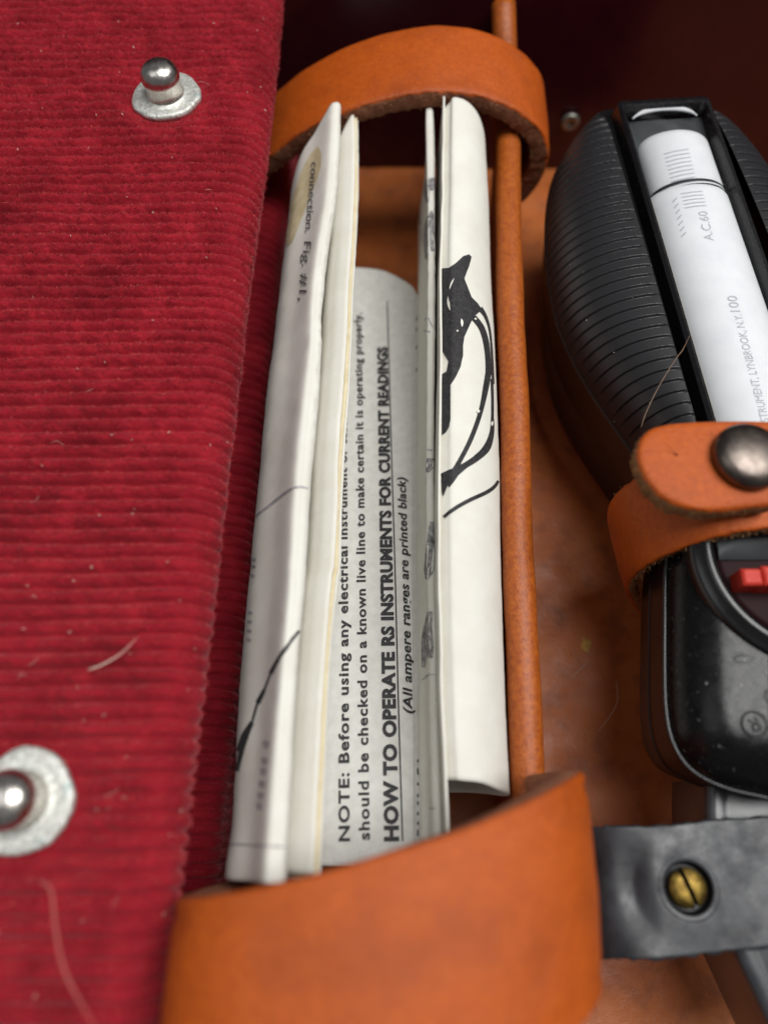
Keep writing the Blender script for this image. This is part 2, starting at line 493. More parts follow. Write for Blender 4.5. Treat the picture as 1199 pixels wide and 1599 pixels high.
def pile(name, S, N, sg, n, ln, parent, m, band=None):
    nu, nv = S.shape[:2]
    iu = rng.integers(0, nu - 1, n * 2); iv = rng.integers(0, nv - 1, n * 2)
    w = wale(S[iu, iv, 1], sg[iu, iv])
    vis = (S[iu, iv, 0] > -78) & (S[iu, iv, 1] > -32) & (w > rng.uniform(0.1, 0.9, n * 2))
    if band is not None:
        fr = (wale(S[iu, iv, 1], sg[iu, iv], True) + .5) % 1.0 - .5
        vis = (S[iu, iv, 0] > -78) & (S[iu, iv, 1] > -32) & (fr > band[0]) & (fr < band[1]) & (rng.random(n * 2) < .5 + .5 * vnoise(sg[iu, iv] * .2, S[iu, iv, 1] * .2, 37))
    iu = iu[vis][:n]; iv = iv[vis][:n]; n = len(iu)
    a = rng.random((n, 1)); b = rng.random((n, 1))
    p = S[iu, iv] * (1 - a) + S[iu + 1, iv] * a + (S[iu, iv + 1] - S[iu, iv]) * b
    nn = N[iu, iv]
    d = nn * 0.55 + rng.normal(0, 0.55, (n, 3)) + np.array([0, 0.25, 0])
    d /= np.linalg.norm(d, axis=1, keepdims=True)
    L = ln * rng.uniform(0.4, 1.15, (n, 1))
    side = np.cross(d, rng.normal(0, 1, (n, 3))); side /= np.maximum(np.linalg.norm(side, axis=1, keepdims=True), 1e-6)
    side *= 0.04
    V = np.stack([p - side, p + side, p + d * L], 1).reshape(-1, 3)
    me = bpy.data.meshes.new(name)
    org = ORIGIN[parent.name]
    me.vertices.add(3 * n); me.vertices.foreach_set('co', ((V - org) * K).astype(np.float32).ravel())
    me.loops.add(3 * n); me.loops.foreach_set('vertex_index', np.arange(3 * n, dtype=np.int32))
    me.polygons.add(n); me.polygons.foreach_set('loop_start', np.arange(0, 3 * n, 3, dtype=np.int32))
    me.update(calc_edges=True)
    me.materials.append(m)
    o = bpy.data.objects.new(name, me); COL.objects.link(o); o.parent = parent
    o['kind'] = 'stuff'
    return o
pile('pile', Sl, Nl, sgl, 200000, 0.5, lid, M['pile'])
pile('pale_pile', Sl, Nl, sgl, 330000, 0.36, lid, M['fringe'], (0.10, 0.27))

# side wall with its own corduroy, deeper
sp = np.array([P(482, 0, 102), P(455, 200, 102), P(432, 400, 102), P(412, 620, 102), P(375, 1000, 102), P(340, 1310, 102), P(318, 1500, 102)])
sp = sp[np.argsort(sp[:, 1])]
side_edge = lambda Y: np.interp(Y, sp[:, 1], sp[:, 0])
zs = ZC - 99
prof = [(-7.5, zs - 12), (-7.4, zs - 6)]
prof += [(-3.6 + 3.7 * math.cos(a), zs - 3.7 + 3.7 * math.sin(a)) for a in np.linspace(math.pi, 0, 22)]
prof += [(0.1, zs - 3.7 - 1.0 * i) for i in range(1, 10)]
Ss, Ns, sgs = corduroy(side_edge, prof, -60, 121, 0.16, 0.7, 51)
sidew = mk('side_wall', Ss, grid_faces(*Ss.shape[:2]), M['cord'], case, label='corduroy covered side wall below the lid edge')
pile('pile', Ss, Ns, sgs, 40000, 0.4, sidew, M['pile'])

# snap studs ---------------------------------------------------------------
def stud(px, py, label, tiltv):
    c = P(px, py, 71.9)
    ax = np.array([tiltv[0], tiltv[1], 1.0])
    prof = [(4.6, -.7), (4.7, -.1), (4.6, 0.22), (4.25, 0.36), (3.4, 0.22), (2.8, 0.26), (2.5, 0.5)]
    v, f = lathe(c, prof, 64, ax)
    v = v.reshape(len(prof), 64, 3)
    ang = np.linspace(0, 2 * math.pi, 64, endpoint=False)
    wob = 1 + 0.022 * np.sin(ang * 3 + 1) + 0.012 * np.sin(ang * 7) + 0.007 * rng.normal(0, 1, 64)
    v[:3] = c + (v[:3] - c) * wob[None, :, None]
    s = mk('snap_stud', v, f, M['flange'], case, label=label)
    prof = [(2.75, 0.2), (2.55, 0.5), (2.42, 0.9), (2.40, 1.3), (2.44, 1.9), (2.54, 2.3), (2.6, 2.8), (2.5, 3.4), (2.15, 4.0), (1.6, 4.4), (0.9, 4.65), (0.3, 4.7)]
    v, f = lathe(c, prof, 48, ax)
    mk('post', v, f, M['nickel'], s)
stud(260, 149, 'nickel snap stud near the top of the lid', (-0.03, 0.03))
stud(36, 1250, 'nickel snap stud at the lower left of the lid', (-0.04, 0.0))

# divider with rolled top edge ----------------------------------------------
cordl = line([(785, -12, 78.4), (786, 0, 79), (787, 50, 81.3), (789, 110, 84.6), (791, 200, 86.2), (793, 300, 86.2), (796, 430, 86), (809, 850, 87), (818, 1075, 88), (825, 1250, 89), (834, 1450, 90)])
Yv = np.linspace(-35, 121.5, 160)
cxv, czv = cordl(Yv)
cxv = cxv + 0.15 * vnoise(Yv * .06, Yv * 0, 61)
path = np.stack([cxv, Yv, czv], 1)
bot = np.interp(Yv, [-40, 96, 108, 120], [0, 0, 14, 17])
rows = []
for sgn in (-1, 1):
    pass
n = len(Yv)
tt = np.linspace(0, 1, 8)
left = np.stack([np.stack([cxv - 0.9 + 0.3 * t, Yv, czv * (1 - t) + bot * t], 1) for t in tt], 1)
right = np.stack([np.stack([cxv + 0.9, Yv, czv * (1 - t) + bot * t], 1) for t in tt[::-1]], 1)
W = np.concatenate([left, right], 1)
f = grid_faces(n, 16, True) + [tuple(range(16))[::-1], tuple(range((n - 1) * 16, n * 16))]
div = mk('divider', W, f, M['strap'], case, label='upright tan leather divider beside the papers', sharp=40)
v, f = tube(path, 1.95 + 0.05 * vnoise(Yv * .3, Yv * 0, 62), 24)
mk('piping', v, f, M['piping'], div, label='rounded tan leather roll along the divider top')

# straps ----------------------------------------------------------------------
def strap(name, north, south, th, parent, label, n=120, mats=None, jit=0.10, crease=None, outward=(0, 0, 1), fuzz=0, fl=0.5, bulge=0.15):
    N_ = spline(north, n); S_ = spline(south, n)
    a = S_ - N_; W = np.linalg.norm(a, axis=1, keepdims=True); a = a / W
    mid = (N_ + S_) / 2
    t = np.gradient(mid, axis=0); t /= np.linalg.norm(t, axis=1, keepdims=True)
    nr = np.cross(t, a); nr /= np.linalg.norm(nr, axis=1, keepdims=True)
    k = int(np.argmax(mid[:, 2]))
    if np.dot(nr[k], outward) < 0: nr = -nr
    Wm = float(W.mean())
    sec = []
    ks = np.linspace(0.5, Wm - 0.5, 22)
    for c in ks:
        d = -bulge * (1 - ((c - Wm / 2) / (Wm / 2)) ** 2)
        if crease:
            for cc in (crease, Wm - crease):
                d += 0.28 * math.exp(-((c - cc) / 0.45) ** 2)
        sec.append((c, d, 0))
    sec += [(Wm - .22, .06, 0), (Wm - .05, .22, 0), (Wm, .45, 1), (Wm, th * .5, 1), (Wm - .03, th - .25, 1), (Wm - .25, th, 1)]
    sec += [(c, th, 1) for c in np.linspace(Wm - 1, 1, 8)]
    sec += [(.25, th, 1), (.03, th - .25, 1), (0, th * .5, 1), (0, .45, 1), (.05, .22, 0), (.22, .06, 0)]
    m = len(sec)
    V = np.zeros((n, m, 3))
    for j, (c, d, q) in enumerate(sec):
        jj = 0
        V[:, j] = N_ + a * (c / Wm) * W - nr * d
        if q:
            V[:, j] += a * (jit * rng.normal(0, 1, (n, 1))) + nr * (jit * .7 * rng.normal(0, 1, (n, 1)))
        else:
            V[:, j] += nr * (0.06 * vnoise(np.arange(n) * .25, np.full(n, c * .5), 71))[:, None]
    f = []; fm = []
    for i in range(n - 1):
        for j in range(m):
            k2 = (j + 1) % m
            f.append((i * m + j, i * m + k2, (i + 1) * m + k2, (i + 1) * m + j))
            fm.append(1 if (sec[j][2] and sec[k2][2]) else 0)
    f.append(tuple(range(m))[::-1]); f.append(tuple(range((n - 1) * m, n * m))); fm += [1, 1]
    o = mk(name, V, f, mats or [M['strap'], M['cut']], parent, fmat=fm, label=label)
    if fuzz:
        mb = MB()
        for _ in range(fuzz):
            i = rng.integers(1, n - 1); w = rng.random(); e = 0 if rng.random() < 0.15 else 1
            base = (S_[i] if e else N_[i]) - nr[i] * (0.35 + w * (th - .35)) + t[i] * rng.normal(0, .2)
            d = a[i] * (1 if e else -1) * rng.uniform(.2, 1) + rng.normal(0, .5, 3)
            d /= np.linalg.norm(d)
            L = fl * rng.uniform(.3, 1.2)
            sd = np.cross(d, rng.normal(0, 1, 3)); sd /= np.linalg.norm(sd); sd *= .03
            mb.add([base - sd, base + sd, base + d * L * .6 + rng.normal(0, .06, 3), base + d * L], [(0, 1, 2), (0, 2, 3)])
        ff = mb.build('edge_fuzz', M['cutpale'], o)
        ff['kind'] = 'stuff'
    return o

XH = [(-24, 79.0), (-21, 78.7), (-18, 77.4), (-14.8, 74.8), (-11, 71.8), (-5, 68.6), (2, 66.4), (8, 65.8), (14, 67), (19, 69.8), (22, 73.2), (22.9, 77), (22.3, 81), (20.6, 84.4), (18.4, 86)]
G_ = 1.165
north = [(x * G_ + .3, 96.8 * G_, ZC - h * G_) for x, h in XH]
south = [(x * G_, 84.5 * G_, ZC - h * G_) for x, h in XH]
strap('strap', north, south, 2.9, case, 'tan leather strap arched over the tops of the papers', n=150, fuzz=1500, fl=0.45)

XH = [(-16.8, 100, -6.4), (-17.4, 86, -6.4), (-17.6, 76, -6.3), (-17.0, 68.5, -6.2), (-13.2, 64.3, -5.6), (-7, 62.2, -4.4), (0, 61.5, -2.6), (7, 62.6, -0.6), (13, 65.5, 1.6), (17, 69.5, 3.2), (19, 74.5, 4.0), (19.3, 80, 4.2), (18.6, 86, 4.2), (18.6, 93, 4.2)]
north = [(x, yn, ZC - h) for x, h, yn in XH]
south = [(x - .2, yn - 17.5, ZC - h) for x, h, yn in XH]
strap('strap', north, south, 2.9, case, 'wide tan leather strap arched over the lower ends of the papers', n=130, crease=1.5, jit=0.03, bulge=0.3)

# strap over the meter
XHn = [(62, 72.5, 37.6), (50, 72.5, 37.6), (41, 72.6, 37.5), (35, 73.4, 37.2), (31.0, 76.2, 36.8), (28.4, 80.5, 36.4), (27.9, 85, 36.0), (30, 92, 35.8), (36, 104, 35.6)]
XHs = [(62, 72.5, 28.5), (50, 72.5, 28.3), (41, 72.7, 28.2), (36.5, 74, 27.9), (33.2, 77.5, 27.6), (30.9, 83, 27.4), (30.6, 89, 27.3), (32.2, 95, 27.2), (37, 105, 27.0)]
north = [(x, y, ZC - h) for x, h, y in XHn]
south = [(x, y, ZC - h) for x, h, y in XHs]
mst = strap('meter_strap', north, south, 1.5, case, 'tan leather strap wrapped round the waist of the black meter', n=110, mats=[M['strap'], M['cutpale']], fuzz=700, fl=0.5)
# tab: rounded end plate
otl = [(1215, 656), (1150, 655), (1080, 657), (1040, 661), (1016, 669), (1001, 685), (996, 704), (1000, 728), (1013, 752), (1034, 774), (1062, 788), (1100, 796), (1150, 793), (1215, 786)]
q = spline(np.array([P(x, y, 69.3) for x, y in otl]), 90)
ctr = q.mean(axis=0)
def inset_ring(q, d):
    t = np.gradient(q, axis=0); t /= np.linalg.norm(t, axis=1, keepdims=True)
    nn = np.stack([-t[:, 1], t[:, 0], 0 * t[:, 0]], 1)
    if np.dot(nn[45], ctr - q[45]) < 0: nn = -nn
    return q + nn * d
rings = []
levels = [(0.0, 2.5, .10), (0.0, 1.5, .10), (-0.02, .6, .06), (0.12, .2, 0), (0.35, 0.03, 0), (0.8, -.03, 0), (1.5, -.1, 0), (2.6, -.2, 0), (4.0, -.25, 0)]
for d, dz, j in levels:
    r = inset_ring(q, d) - np.array([0, 0, dz])
    r = r + rng.normal(0, 1, r.shape) * j
    rings.append(r)
R = np.array(rings)
f = grid_faces(len(levels), 90)
fm = [1 if i < 2 else 0 for i in range(len(levels) - 1) for j in range(89)]
L0 = len(levels) - 1
f.append(tuple(L0 * 90 + j for j in range(90))); fm.append(0)
f.append(tuple(range(90))[::-1]); fm.append(1)
tab = mk('strap_tab', R, f, [M['strap'], M['cutpale']], mst, fmat=fm, label='rounded strap end under the snap')
mb = MB()
for _ in range(900):
    i = rng.integers(2, 88); base = q[i] - np.array([0, 0, rng.uniform(.5, 2.4)])
    d = (q[i] - ctr) * np.array([1, 1, 0]); d /= np.linalg.norm(d); d = d * rng.uniform(.2, 1) + rng.normal(0, .45, 3); d /= np.linalg.norm(d)
    L = .45 * rng.uniform(.3, 1.2); sd = np.cross(d, rng.normal(0, 1, 3)); sd /= np.linalg.norm(sd); sd *= .03
    mb.add([base - sd, base + sd, base + d * L * .6, base + d * L], [(0, 1, 2), (0, 2, 3)])
fz = mb.build('edge_fuzz', M['cutpale'], mst); fz['kind'] = 'stuff'
c = P(1165, 716, 68.9)
v, f = lathe(c, [(3.2, -.6), (3.55, -.1), (3.72, .45), (3.62, .95), (3.3, 1.35), (2.6, 1.68), (1.7, 1.88), (.8, 1.96), (.2, 1.98)], 64, (0.02, 0.02, 1))
mk('snap_button', v, f, M['gun'], mst, label='domed gunmetal snap cap')

# black hold-down bar with brass screw
tl = line([(905, 1290, 83.5), (1000, 1289, 83.5), (1060, 1285, 83.5), (1240, 1273, 83.5)])
def row(pts, n):
    return spline(np.array([P(*p) for p in pts]), n)
n = 110
A = row([(912, 1291, 84.5), (960, 1290, 83.5), (1040, 1288, 83.3), (1110, 1280, 83.3), (1199, 1275, 83.3), (1330, 1266, 83.3)], n)
B = row([(936, 1504, 84.5), (980, 1501, 83.5), (1050, 1497, 83.3), (1110, 1490, 83.3), (1199, 1480, 83.3), (1330, 1464, 83.3)], n)
bend = [A[0] + np.array([-.5 , 0, -.5]), A[0] + np.array([-.9, 0, -1.5])]
wv = np.linspace(0, 1, 40)
S = A[:, None] * (1 - wv)[None, :, None] + B[:, None] * wv[None, :, None]
S[:, 0, 1] += 0.12 * vnoise(np.arange(n) * .35, np.zeros(n), 81); S[:, -1, 1] += 0.15 * vnoise(np.arange(n) * .35, np.ones(n) * 5, 82)
sc_ = P(1075, 1387, 83.3)
dx_ = S[..., 0] - sc_[0]; dy_ = S[..., 1] - sc_[1]
flat_ = np.clip((np.hypot(dx_, dy_) - 3.2) / 2.0, 0, 1)
S[..., 2] += flat_ * 0.13 * vnoise(S[..., 0] * .13, S[..., 1] * .16, 83) + flat_ * 0.015 * vnoise(S[..., 0] * .6, S[..., 1] * .5, 84)
S[..., 2] -= flat_ * 0.9 * np.exp(-(((dx_ + 5.2) / 1.9) ** 2 + (dy_ / 4.5) ** 2))
S[..., 2] += 0.35 * np.exp(-(((dx_ + 8.6) / 1.2) ** 2))
S[..., 2] -= 2.6 * np.clip((26.3 - (S[..., 0] - 0.05 * (sc_[1] - S[..., 1]))) / 5.0, 0, 1.2) ** 2.2
bf = [q for q in grid_faces(n, 40) if np.linalg.norm(S.reshape(-1, 3)[list(q)].mean(0)[:2] - sc_[:2]) > 2.6]
bar = mk('hold_down_bar', S, bf, M['bar'], case, label='scratched black plastic bar fixed with a brass screw', solid=1.4)
bar.modifiers[0].offset = 1 if False else -1
c = sc_ + np.array([0, 0, -.02])
v, f = lathe(c, [(3.1, -.15), (3.05, .03), (2.9, .04), (2.50, .04), (2.42, -.05), (2.36, -.5), (2.3, -1.1), (2.1, -1.15)], 48)
mk('countersink', v, f[:-1], [M['bar'], M['hole']], bar, fmat=[0 if i < 3 * 48 else 1 for i in range(len(f) - 1)])
# screw head: dome split by a slot
mb = MB()
sa = math.radians(-70)
for sg in (-1, 1):
    rr = 1.88; hw = 0.25
    ringp = []
    for fr, z in ((1.0, -.6), (1.0, -.05), (.9, .12), (.6, .26), (.3, .32)):
        a0 = math.acos(min(1, hw / (rr * fr)))
        ang = np.linspace(-a0, a0, 24)
        ringp.append(np.stack([sg * rr * fr * np.cos(ang), rr * fr * np.sin(ang), np.full(24, z)], 1))
    R = np.array(ringp)
    ff = grid_faces(5, 24) + [tuple(4 * 24 + i for i in range(24))]
    ff += [(i * 24, (i + 1) * 24, (i + 1) * 24 + 23, i * 24 + 23) for i in range(4)]
    cs, sn = math.cos(sa + math.pi / 2), math.sin(sa + math.pi / 2)
    V = R.reshape(-1, 3)
    V = np.stack([V[:, 0] * cs - V[:, 1] * sn, V[:, 0] * sn + V[:, 1] * cs, V[:, 2]], 1) + c + np.array([0, 0, -.1])
    mb.add(V, ff)
mb.build('screw', M['brass'], bar, label='brass slotted screw head', sharp=35)

# ================================================================== PAPERS
# left leaflet, worn fold
R1 = [(533, 160, 77.5), (531, 215, 77.4), (525, 303, 77.2), (512, 391, 77), (503, 478, 76.8), (501, 546, 76.6), (489, 677, 76.2), (482, 761, 75.8), (476, 880, 75.2), (469, 981, 74.6), (458, 1125, 73.8), (448, 1297, 72.8), (443, 1376, 72.2)]
L1 = [(466, 205, 86), (459, 237, 86), (444, 369, 86.5), (429, 498, 87), (413, 611, 87.4), (400, 742, 87.8), (389, 880, 88), (374, 1056, 87.6), (361, 1262, 85), (348, 1370, 84)]
ridge = line(R1); leftl = line(L1)
def mix(f, g_, t, dH=0, dx=0):
    def h(Y):
        a = f(Y); b = g_(Y)
        return a[0] * (1 - t) + b[0] * t + dx, a[1] * (1 - t) + b[1] * t - dH
    return h
lines1 = [off(ridge, -2.6, 24), off(ridge, -1.6, 10), off(ridge, -.5, 3.5), off(ridge, -.05, 1.2), off(ridge, -.25, .3), off(ridge, -.9, 0), off(ridge, -1.9, .5),
          mix(ridge, leftl, .50, -1.2), mix(ridge, leftl, .82, -1.2), off(leftl, .25, .6), off(leftl, .35, 4), off(leftl, 1.0, 16)]
yT = P(533, 158, 77.5)[1]
ytop = [yT - 1, yT - .8, yT - .3, yT, yT, yT - .1, yT - .4, yT - 2.2, yT - 5.0, yT - 9, yT - 10, yT - 12]
yB = P(443, 1380, 72.2)[1]; yB2 = P(348, 1370, 84)[1]
ybot = [yB] * 7 + [yB * .5 + yB2 * .5] * 1 + [yB2] * 4
S1 = loft(lines1, ytop, ybot, 220, 7)
ns = S1.shape[1]
N1 = grid_normals(S1)
S1 = S1 + N1 * (0.17 * vnoise(S1[..., 0] * .12, S1[..., 1] * .07, 91) + 0.05 * vnoise(S1[..., 0] * .5 + S1[..., 1] * .15, S1[..., 1] * .35, 94) + 0.035 * vnoise(S1[..., 1] * 1.1, S1[..., 0] * .7, 92))[..., None]
# crumpled fold between the two thirds
crum = np.exp(-(((np.arange(ns) - 4 * 7) / 5.0) ** 2))[None, :] * np.clip((S1[..., 1] - 35) / 10, 0, 1) * np.clip((92 - S1[..., 1]) / 10, 0, 1)
S1 = S1 + N1 * (crum * 0.16 * vnoise(S1[..., 1] * 2.6, S1[..., 0] * 2, 93))[..., None]
leaf = thing('folded_leaflet', 'white folded leaflet with worn crease and a tan stain, next to the corduroy side', 'leaflet', (-10, 45, 2))
mk('sheet', S1, grid_faces(*S1.shape[:2]), M['paper'], leaf, solid=.12)
T1 = bvh(S1)
mb = MB()
patch(mb, T1, [(484, 243), (497, 228), (503, 240), (502, 262), (494, 287), (482, 318), (468, 352), (458, 378), (449, 385), (445, 379), (449, 345), (459, 305), (471, 270)], .12)
mb.build('tape_stain', M['stain'], leaf)
mb = MB()
tx = [('connection.', (487, 252), (477, 362)), ('Fig.', (473, 377), (470, 411)), ('#1,', (471, 428), (468, 467))]
mb2 = MB()
text_on(mb2, T1, 'connection.', (488, 254), (478, 364), 1.05, bold=.006, eps=.22)
mb2.build('printed_words', M['worn2'], leaf)
mb2 = MB()
text_on(mb2, T1, 'Fig. #1,', (477, 378), (468, 470), 1.05, bold=.004, eps=.22)
mb2.build('printed_words', M['worn2'], leaf)
mb = MB()
stroke(mb, T1, [(466, 985), (452, 1005), (436, 1030), (424, 1052)], [4, 5, 6, 7], eps=.12)
stroke(mb, T1, [(414, 1078), (404, 1098)], [6, 8], n=10, eps=.12)
stroke(mb, T1, [(395, 1128), (384, 1150), (376, 1176), (371, 1204)], [7, 12, 12, 7], eps=.12)
stroke(mb, T1, [(424, 1052), (414, 1078), (404, 1098), (395, 1128)], [3, 4, 4, 4], n=20, eps=.12)
mb.build('printed_probe', M['ink'], leaf)
mb = MB()
stroke(mb, T1, [(397, 808), (415, 795), (436, 778), (454, 765), (468, 761), (480, 763)], [2.5, 3.5, 4, 4, 3.5, 3], eps=.12)
stroke(mb, T1, [(355, 1318), (400, 1320), (446, 1323)], [3.5, 3.5, 3.5], eps=.12)
for y in (873, 884, 898, 956, 970, 984, 998):
    stroke(mb, T1, [(394 - (y - 873) * .06, y), (401 - (y - 873) * .06, y + 2)], [4, 5], n=6, eps=.12)
mb.build('faded_print', M['faded'], leaf)['kind'] = 'stuff'
mb = MB()
for k, y in enumerate((1160, 1186, 1202, 1222, 1240, 1256)):
    x = 417 - k * 2
    stroke(mb, T1, [(x - 5, y), (x + 5, y + 1)], [7, 5], n=6, eps=.12)
    stroke(mb, T1, [(x - 4, y + 6), (x + 4, y + 7)], [4, 3], n=6, eps=.12)
mb.build('faded_print', M['faded'], leaf)['kind'] = 'stuff'

# second leaflet, two plies with cream edges
R2 = [(559, 180, 80.5), (560, 281, 80.5), (555, 391, 80.4), (549, 498, 80.3), (544, 598, 80.2), (537, 700, 80), (530, 874, 79.8), (526, 900, 79.7), (515, 1022, 79.4), (507, 1194, 78.6), (501, 1331, 77.8), (499, 1370, 77.6)]
r2 = line(R2)
leaf2 = thing('thin_leaflet', 'thin folded leaflet with cream edges standing between the stained leaflet and the note sheet', 'leaflet', (-7, 45, 2))
yT2 = P(558, 180, 80.5)[1]; yB3 = P(500, 1365, 77.6)[1]
for k, (ddx, ddh, mm) in enumerate(((-.55, 0.0, 'paper'), (-.2, .45, 'cream'), (.05, .95, 'paper'))):
    e = off(r2, ddx, ddh)
    lns = [e, off(e, -.6, .15), off(e, -2.0, 1.1), off(e, -3.4, 3.2), off(e, -4.4, 9), off(e, -4.8, 20)]
    yt_ = [yT2, yT2 - .2, yT2 - 2.6, yT2 - 4, yT2 - 5, yT2 - 5]
    S = loft(lns, yt_, [yB3 - .3 * k] * 6, 180, 6)
    S[..., 0] += 0.10 * vnoise(S[..., 1] * .12, S[..., 2] * .1, 100 + k) + 0.03 * vnoise(S[..., 1] * 1.2, S[..., 2] * .5, 104 + k)
    mk('sheet', S, grid_faces(*S.shape[:2]), M[mm], leaf2, solid=.16)
    if k == 2: pass

# the deep note sheet: panel and right hand riser
note = thing('instruction_sheet', 'opened instruction sheet lying deepest, printed with NOTE and HOW TO OPERATE lines', 'instruction sheet', (0, 45, 1))
def HN(py): return np.interp(py, [410, 1350], [99, 88])
pl = lambda pts: line([(x, y, HN(y) + d) for x, y, d in pts])
valley = pl([(655, 448, .3), (652, 520, .2), (651, 700, 0), (652, 900, 0), (654, 1100, 0), (655, 1250, 0), (656, 1330, 0)])
flat1 = pl([(640, 440, .8), (638, 600, .6), (638, 900, .5), (640, 1200, .5), (641, 1330, .5)])
flat2 = pl([(600, 422, .8), (600, 600, .7), (595, 900, .6), (595, 1200, .6), (595, 1330, .6)])
flat3 = pl([(556, 414, .6), (556, 600, .5), (548, 900, .5), (540, 1200, .5), (538, 1330, .5)])
flat4 = pl([(520, 414, .4), (520, 600, .4), (505, 900, .4), (480, 1200, .4), (475, 1330, .4)])
rid3 = line([(670, 168, 79.5), (672, 260, 80), (673, 400, 81), (672, 560, 82.5), (671, 720, 84), (673, 850, 84), (676, 1000, 84), (679, 1150, 84), (683, 1310, 84)])
def vall_long(Y):  # valley continued past the panel's top
    x, z = valley(Y); return x, z
yP = P(600, 418, 99)[1]; yPB = P(595, 1352, 88)[1]
yR = P(672, 168, 79.5)[1]; yRB = P(683, 1316, 84)[1]
S3 = loft([flat4, flat3, flat2, flat1, off(valley, -.5, .1), off(valley, .1, -.7)], [yP + .5, yP + .5, yP - .2, yP - 3.2, yP - 5.5, yP - 6.5], [yPB] * 6, 160, 8)
S3[..., 2] += 0.06 * vnoise(S3[..., 0] * .3, S3[..., 1] * .2, 111)
mk('sheet', S3, grid_faces(*S3.shape[:2]), M['paper_shaded'], note, solid=.12)
T3 = bvh(S3)
lowr = line([(655, 215, 98), (655, 448, 97.4), (652, 700, 95), (653, 900, 92.6), (655, 1100, 90), (657, 1330, 87.5)])
S3b = loft([off(lowr, -.1, 2), lowr, mix(lowr, rid3, .35, 0, .25), mix(lowr, rid3, .75, 0, .1), off(rid3, -.45, .7), off(rid3, -.1, .1), off(rid3, .35, .15), off(rid3, .6, .9), off(rid3, .5, 4), off(rid3, .3, 10)],
           [yR - 3, yR - 2, yR - 1, yR - .3, yR, yR, yR, yR - .1, yR - .4, yR - 1], [yRB] * 10, 200, 6)
N3 = grid_normals(S3b)
S3b = S3b + N3 * (0.05 * vnoise(S3b[..., 1] * 1.0, S3b[..., 2] * .3, 112) + 0.10 * vnoise(S3b[..., 1] * .1, S3b[..., 2] * .1, 113))[..., None]
ob = mk('riser', S3b, grid_faces(*S3b.shape[:2]), M['paper'], note, solid=.14, label='upright fold at the right of the sheet with worn black print')
T3b = bvh(S3b)
note_lines = [
    ('NOTE: Before using any electrical instrument or tester', (546, 1314), (541, 640), 1.22, .026, 0.0, 1.12, 'ink'),
    ('should be checked on a known live line to make certain it is operating properly.', (577, 1312), (564, 490), 1.2, .026, 0.0, 1.12, 'ink'),
    ('HOW TO OPERATE RS INSTRUMENTS FOR CURRENT READINGS', (622, 1314), (604, 543), 1.55, .05, 0.0, 1.06, 'ink'),
    ('(All ampere ranges are printed black)', (645, 1115), (633, 746), 1.2, .024, 0.22, 1.06, 'ink'),
]
for s, a, b, cap, bold, sh, spc, mm in note_lines:
    mb = MB()
    text_on(mb, T3, s, a, b, cap, bold, sh, spc, .22)
    mb.build('printed_line', M[mm], note)
mb = MB()
stroke(mb, T3, [(628.5, 1314), (622, 1100), (617, 900), (611, 700), (604.5, 471)], [2.6, 2.4, 2.2, 2.0, 1.8], n=60, eps=.1, across=2)
mb.build('printed_rule', M['ink'], note)
# worn prints over the riser's fold
mb = MB()
for pts, w in [([(668, 280), (667, 300), (668, 318)], [6, 9, 3]), ([(674, 278), (675, 298)], [7, 6]),
               ([(674, 330), (668, 352), (667, 380), (666, 405)], [3, 9, 10, 3]), ([(675, 334), (676, 365), (677, 393)], [6, 10, 8])]:
    mb = MB(); stroke(mb, T3b, pts, w, n=24, eps=.12); mb.build('worn_print', M['worn'], note)
for pts, w in [([(672, 716), (671, 728), (668, 738)], [9, 12, 4]), ([(674, 815), (672, 860), (670, 890), (668, 905)], [5, 13, 14, 5]),
               ([(672, 955), (668, 985), (665, 1010), (662, 1042)], [7, 14, 13, 5]), ([(671, 985), (672, 1010), (673, 1028)], [9, 10, 6])]:
    mb = MB(); stroke(mb, T3b, pts, w, n=24, eps=.12); mb.build('worn_print', M['worn'], note)
mb = MB()
for pts, w in [([(656, 330), (657, 352)], [2, 3]), ([(658, 358), (658, 376)], [2, 2]), ([(664, 500), (669, 497), (675, 512)], [1.5, 1.5, 1.5]), ([(662, 516), (672, 519)], [1.5, 3]),
               ([(660, 1062), (670, 1054), (680, 1054)], [1.5, 2, 1.5]), ([(672, 1263), (681, 1262)], [2, 2]), ([(667, 702), (674, 704)], [2, 2])]:
    stroke(mb, T3b, pts, w, n=10, eps=.12)
mb.build('faded_print', M['faded'], note)['kind'] = 'stuff'
mb = MB()
for y in (1186, 1200, 1222, 1240, 1252, 1268, 1283, 1296):
    stroke(mb, T3, [(653.5, y), (653.8, y + (5 if y % 3 else 10))], [2.4, 2.4], n=5, eps=.12)
for y in (495, 512, 540, 575):
    stroke(mb, T3, [(651.5, y), (651.0, y + 6)], [1.6, 1.6], n=5, eps=.12)
mb.build('printed_edge', M['ink'], note)['kind'] = 'stuff'

# booklet with the line drawing
book = thing('diagram_booklet', 'curled white booklet with black meter drawing, beside the rolled leather edge', 'booklet', (11, 45, 2))
be = line([(693, 150, 77.2), (692, 220, 77.6), (691, 312, 78.2), (688, 425, 78.8), (688.5, 560, 79), (686, 750, 79.4), (686, 900, 79.7), (689, 1050, 80), (696, 1216, 80.3), (700, 1320, 80.5)])
br = line([(752, 180, 82), (756, 208, 82.4), (763, 330, 83.6), (768, 445, 84.6), (778, 710, 85.6), (782, 850, 86.2), (789, 1075, 87), (795, 1236, 87.6)])
yb0 = P(693, 150, 77.2)[1]; ybe = P(697, 1217, 80.3)[1]; ybr = P(793, 1242, 87.6)[1]; ybk = P(700, 1316, 80.5)[1]
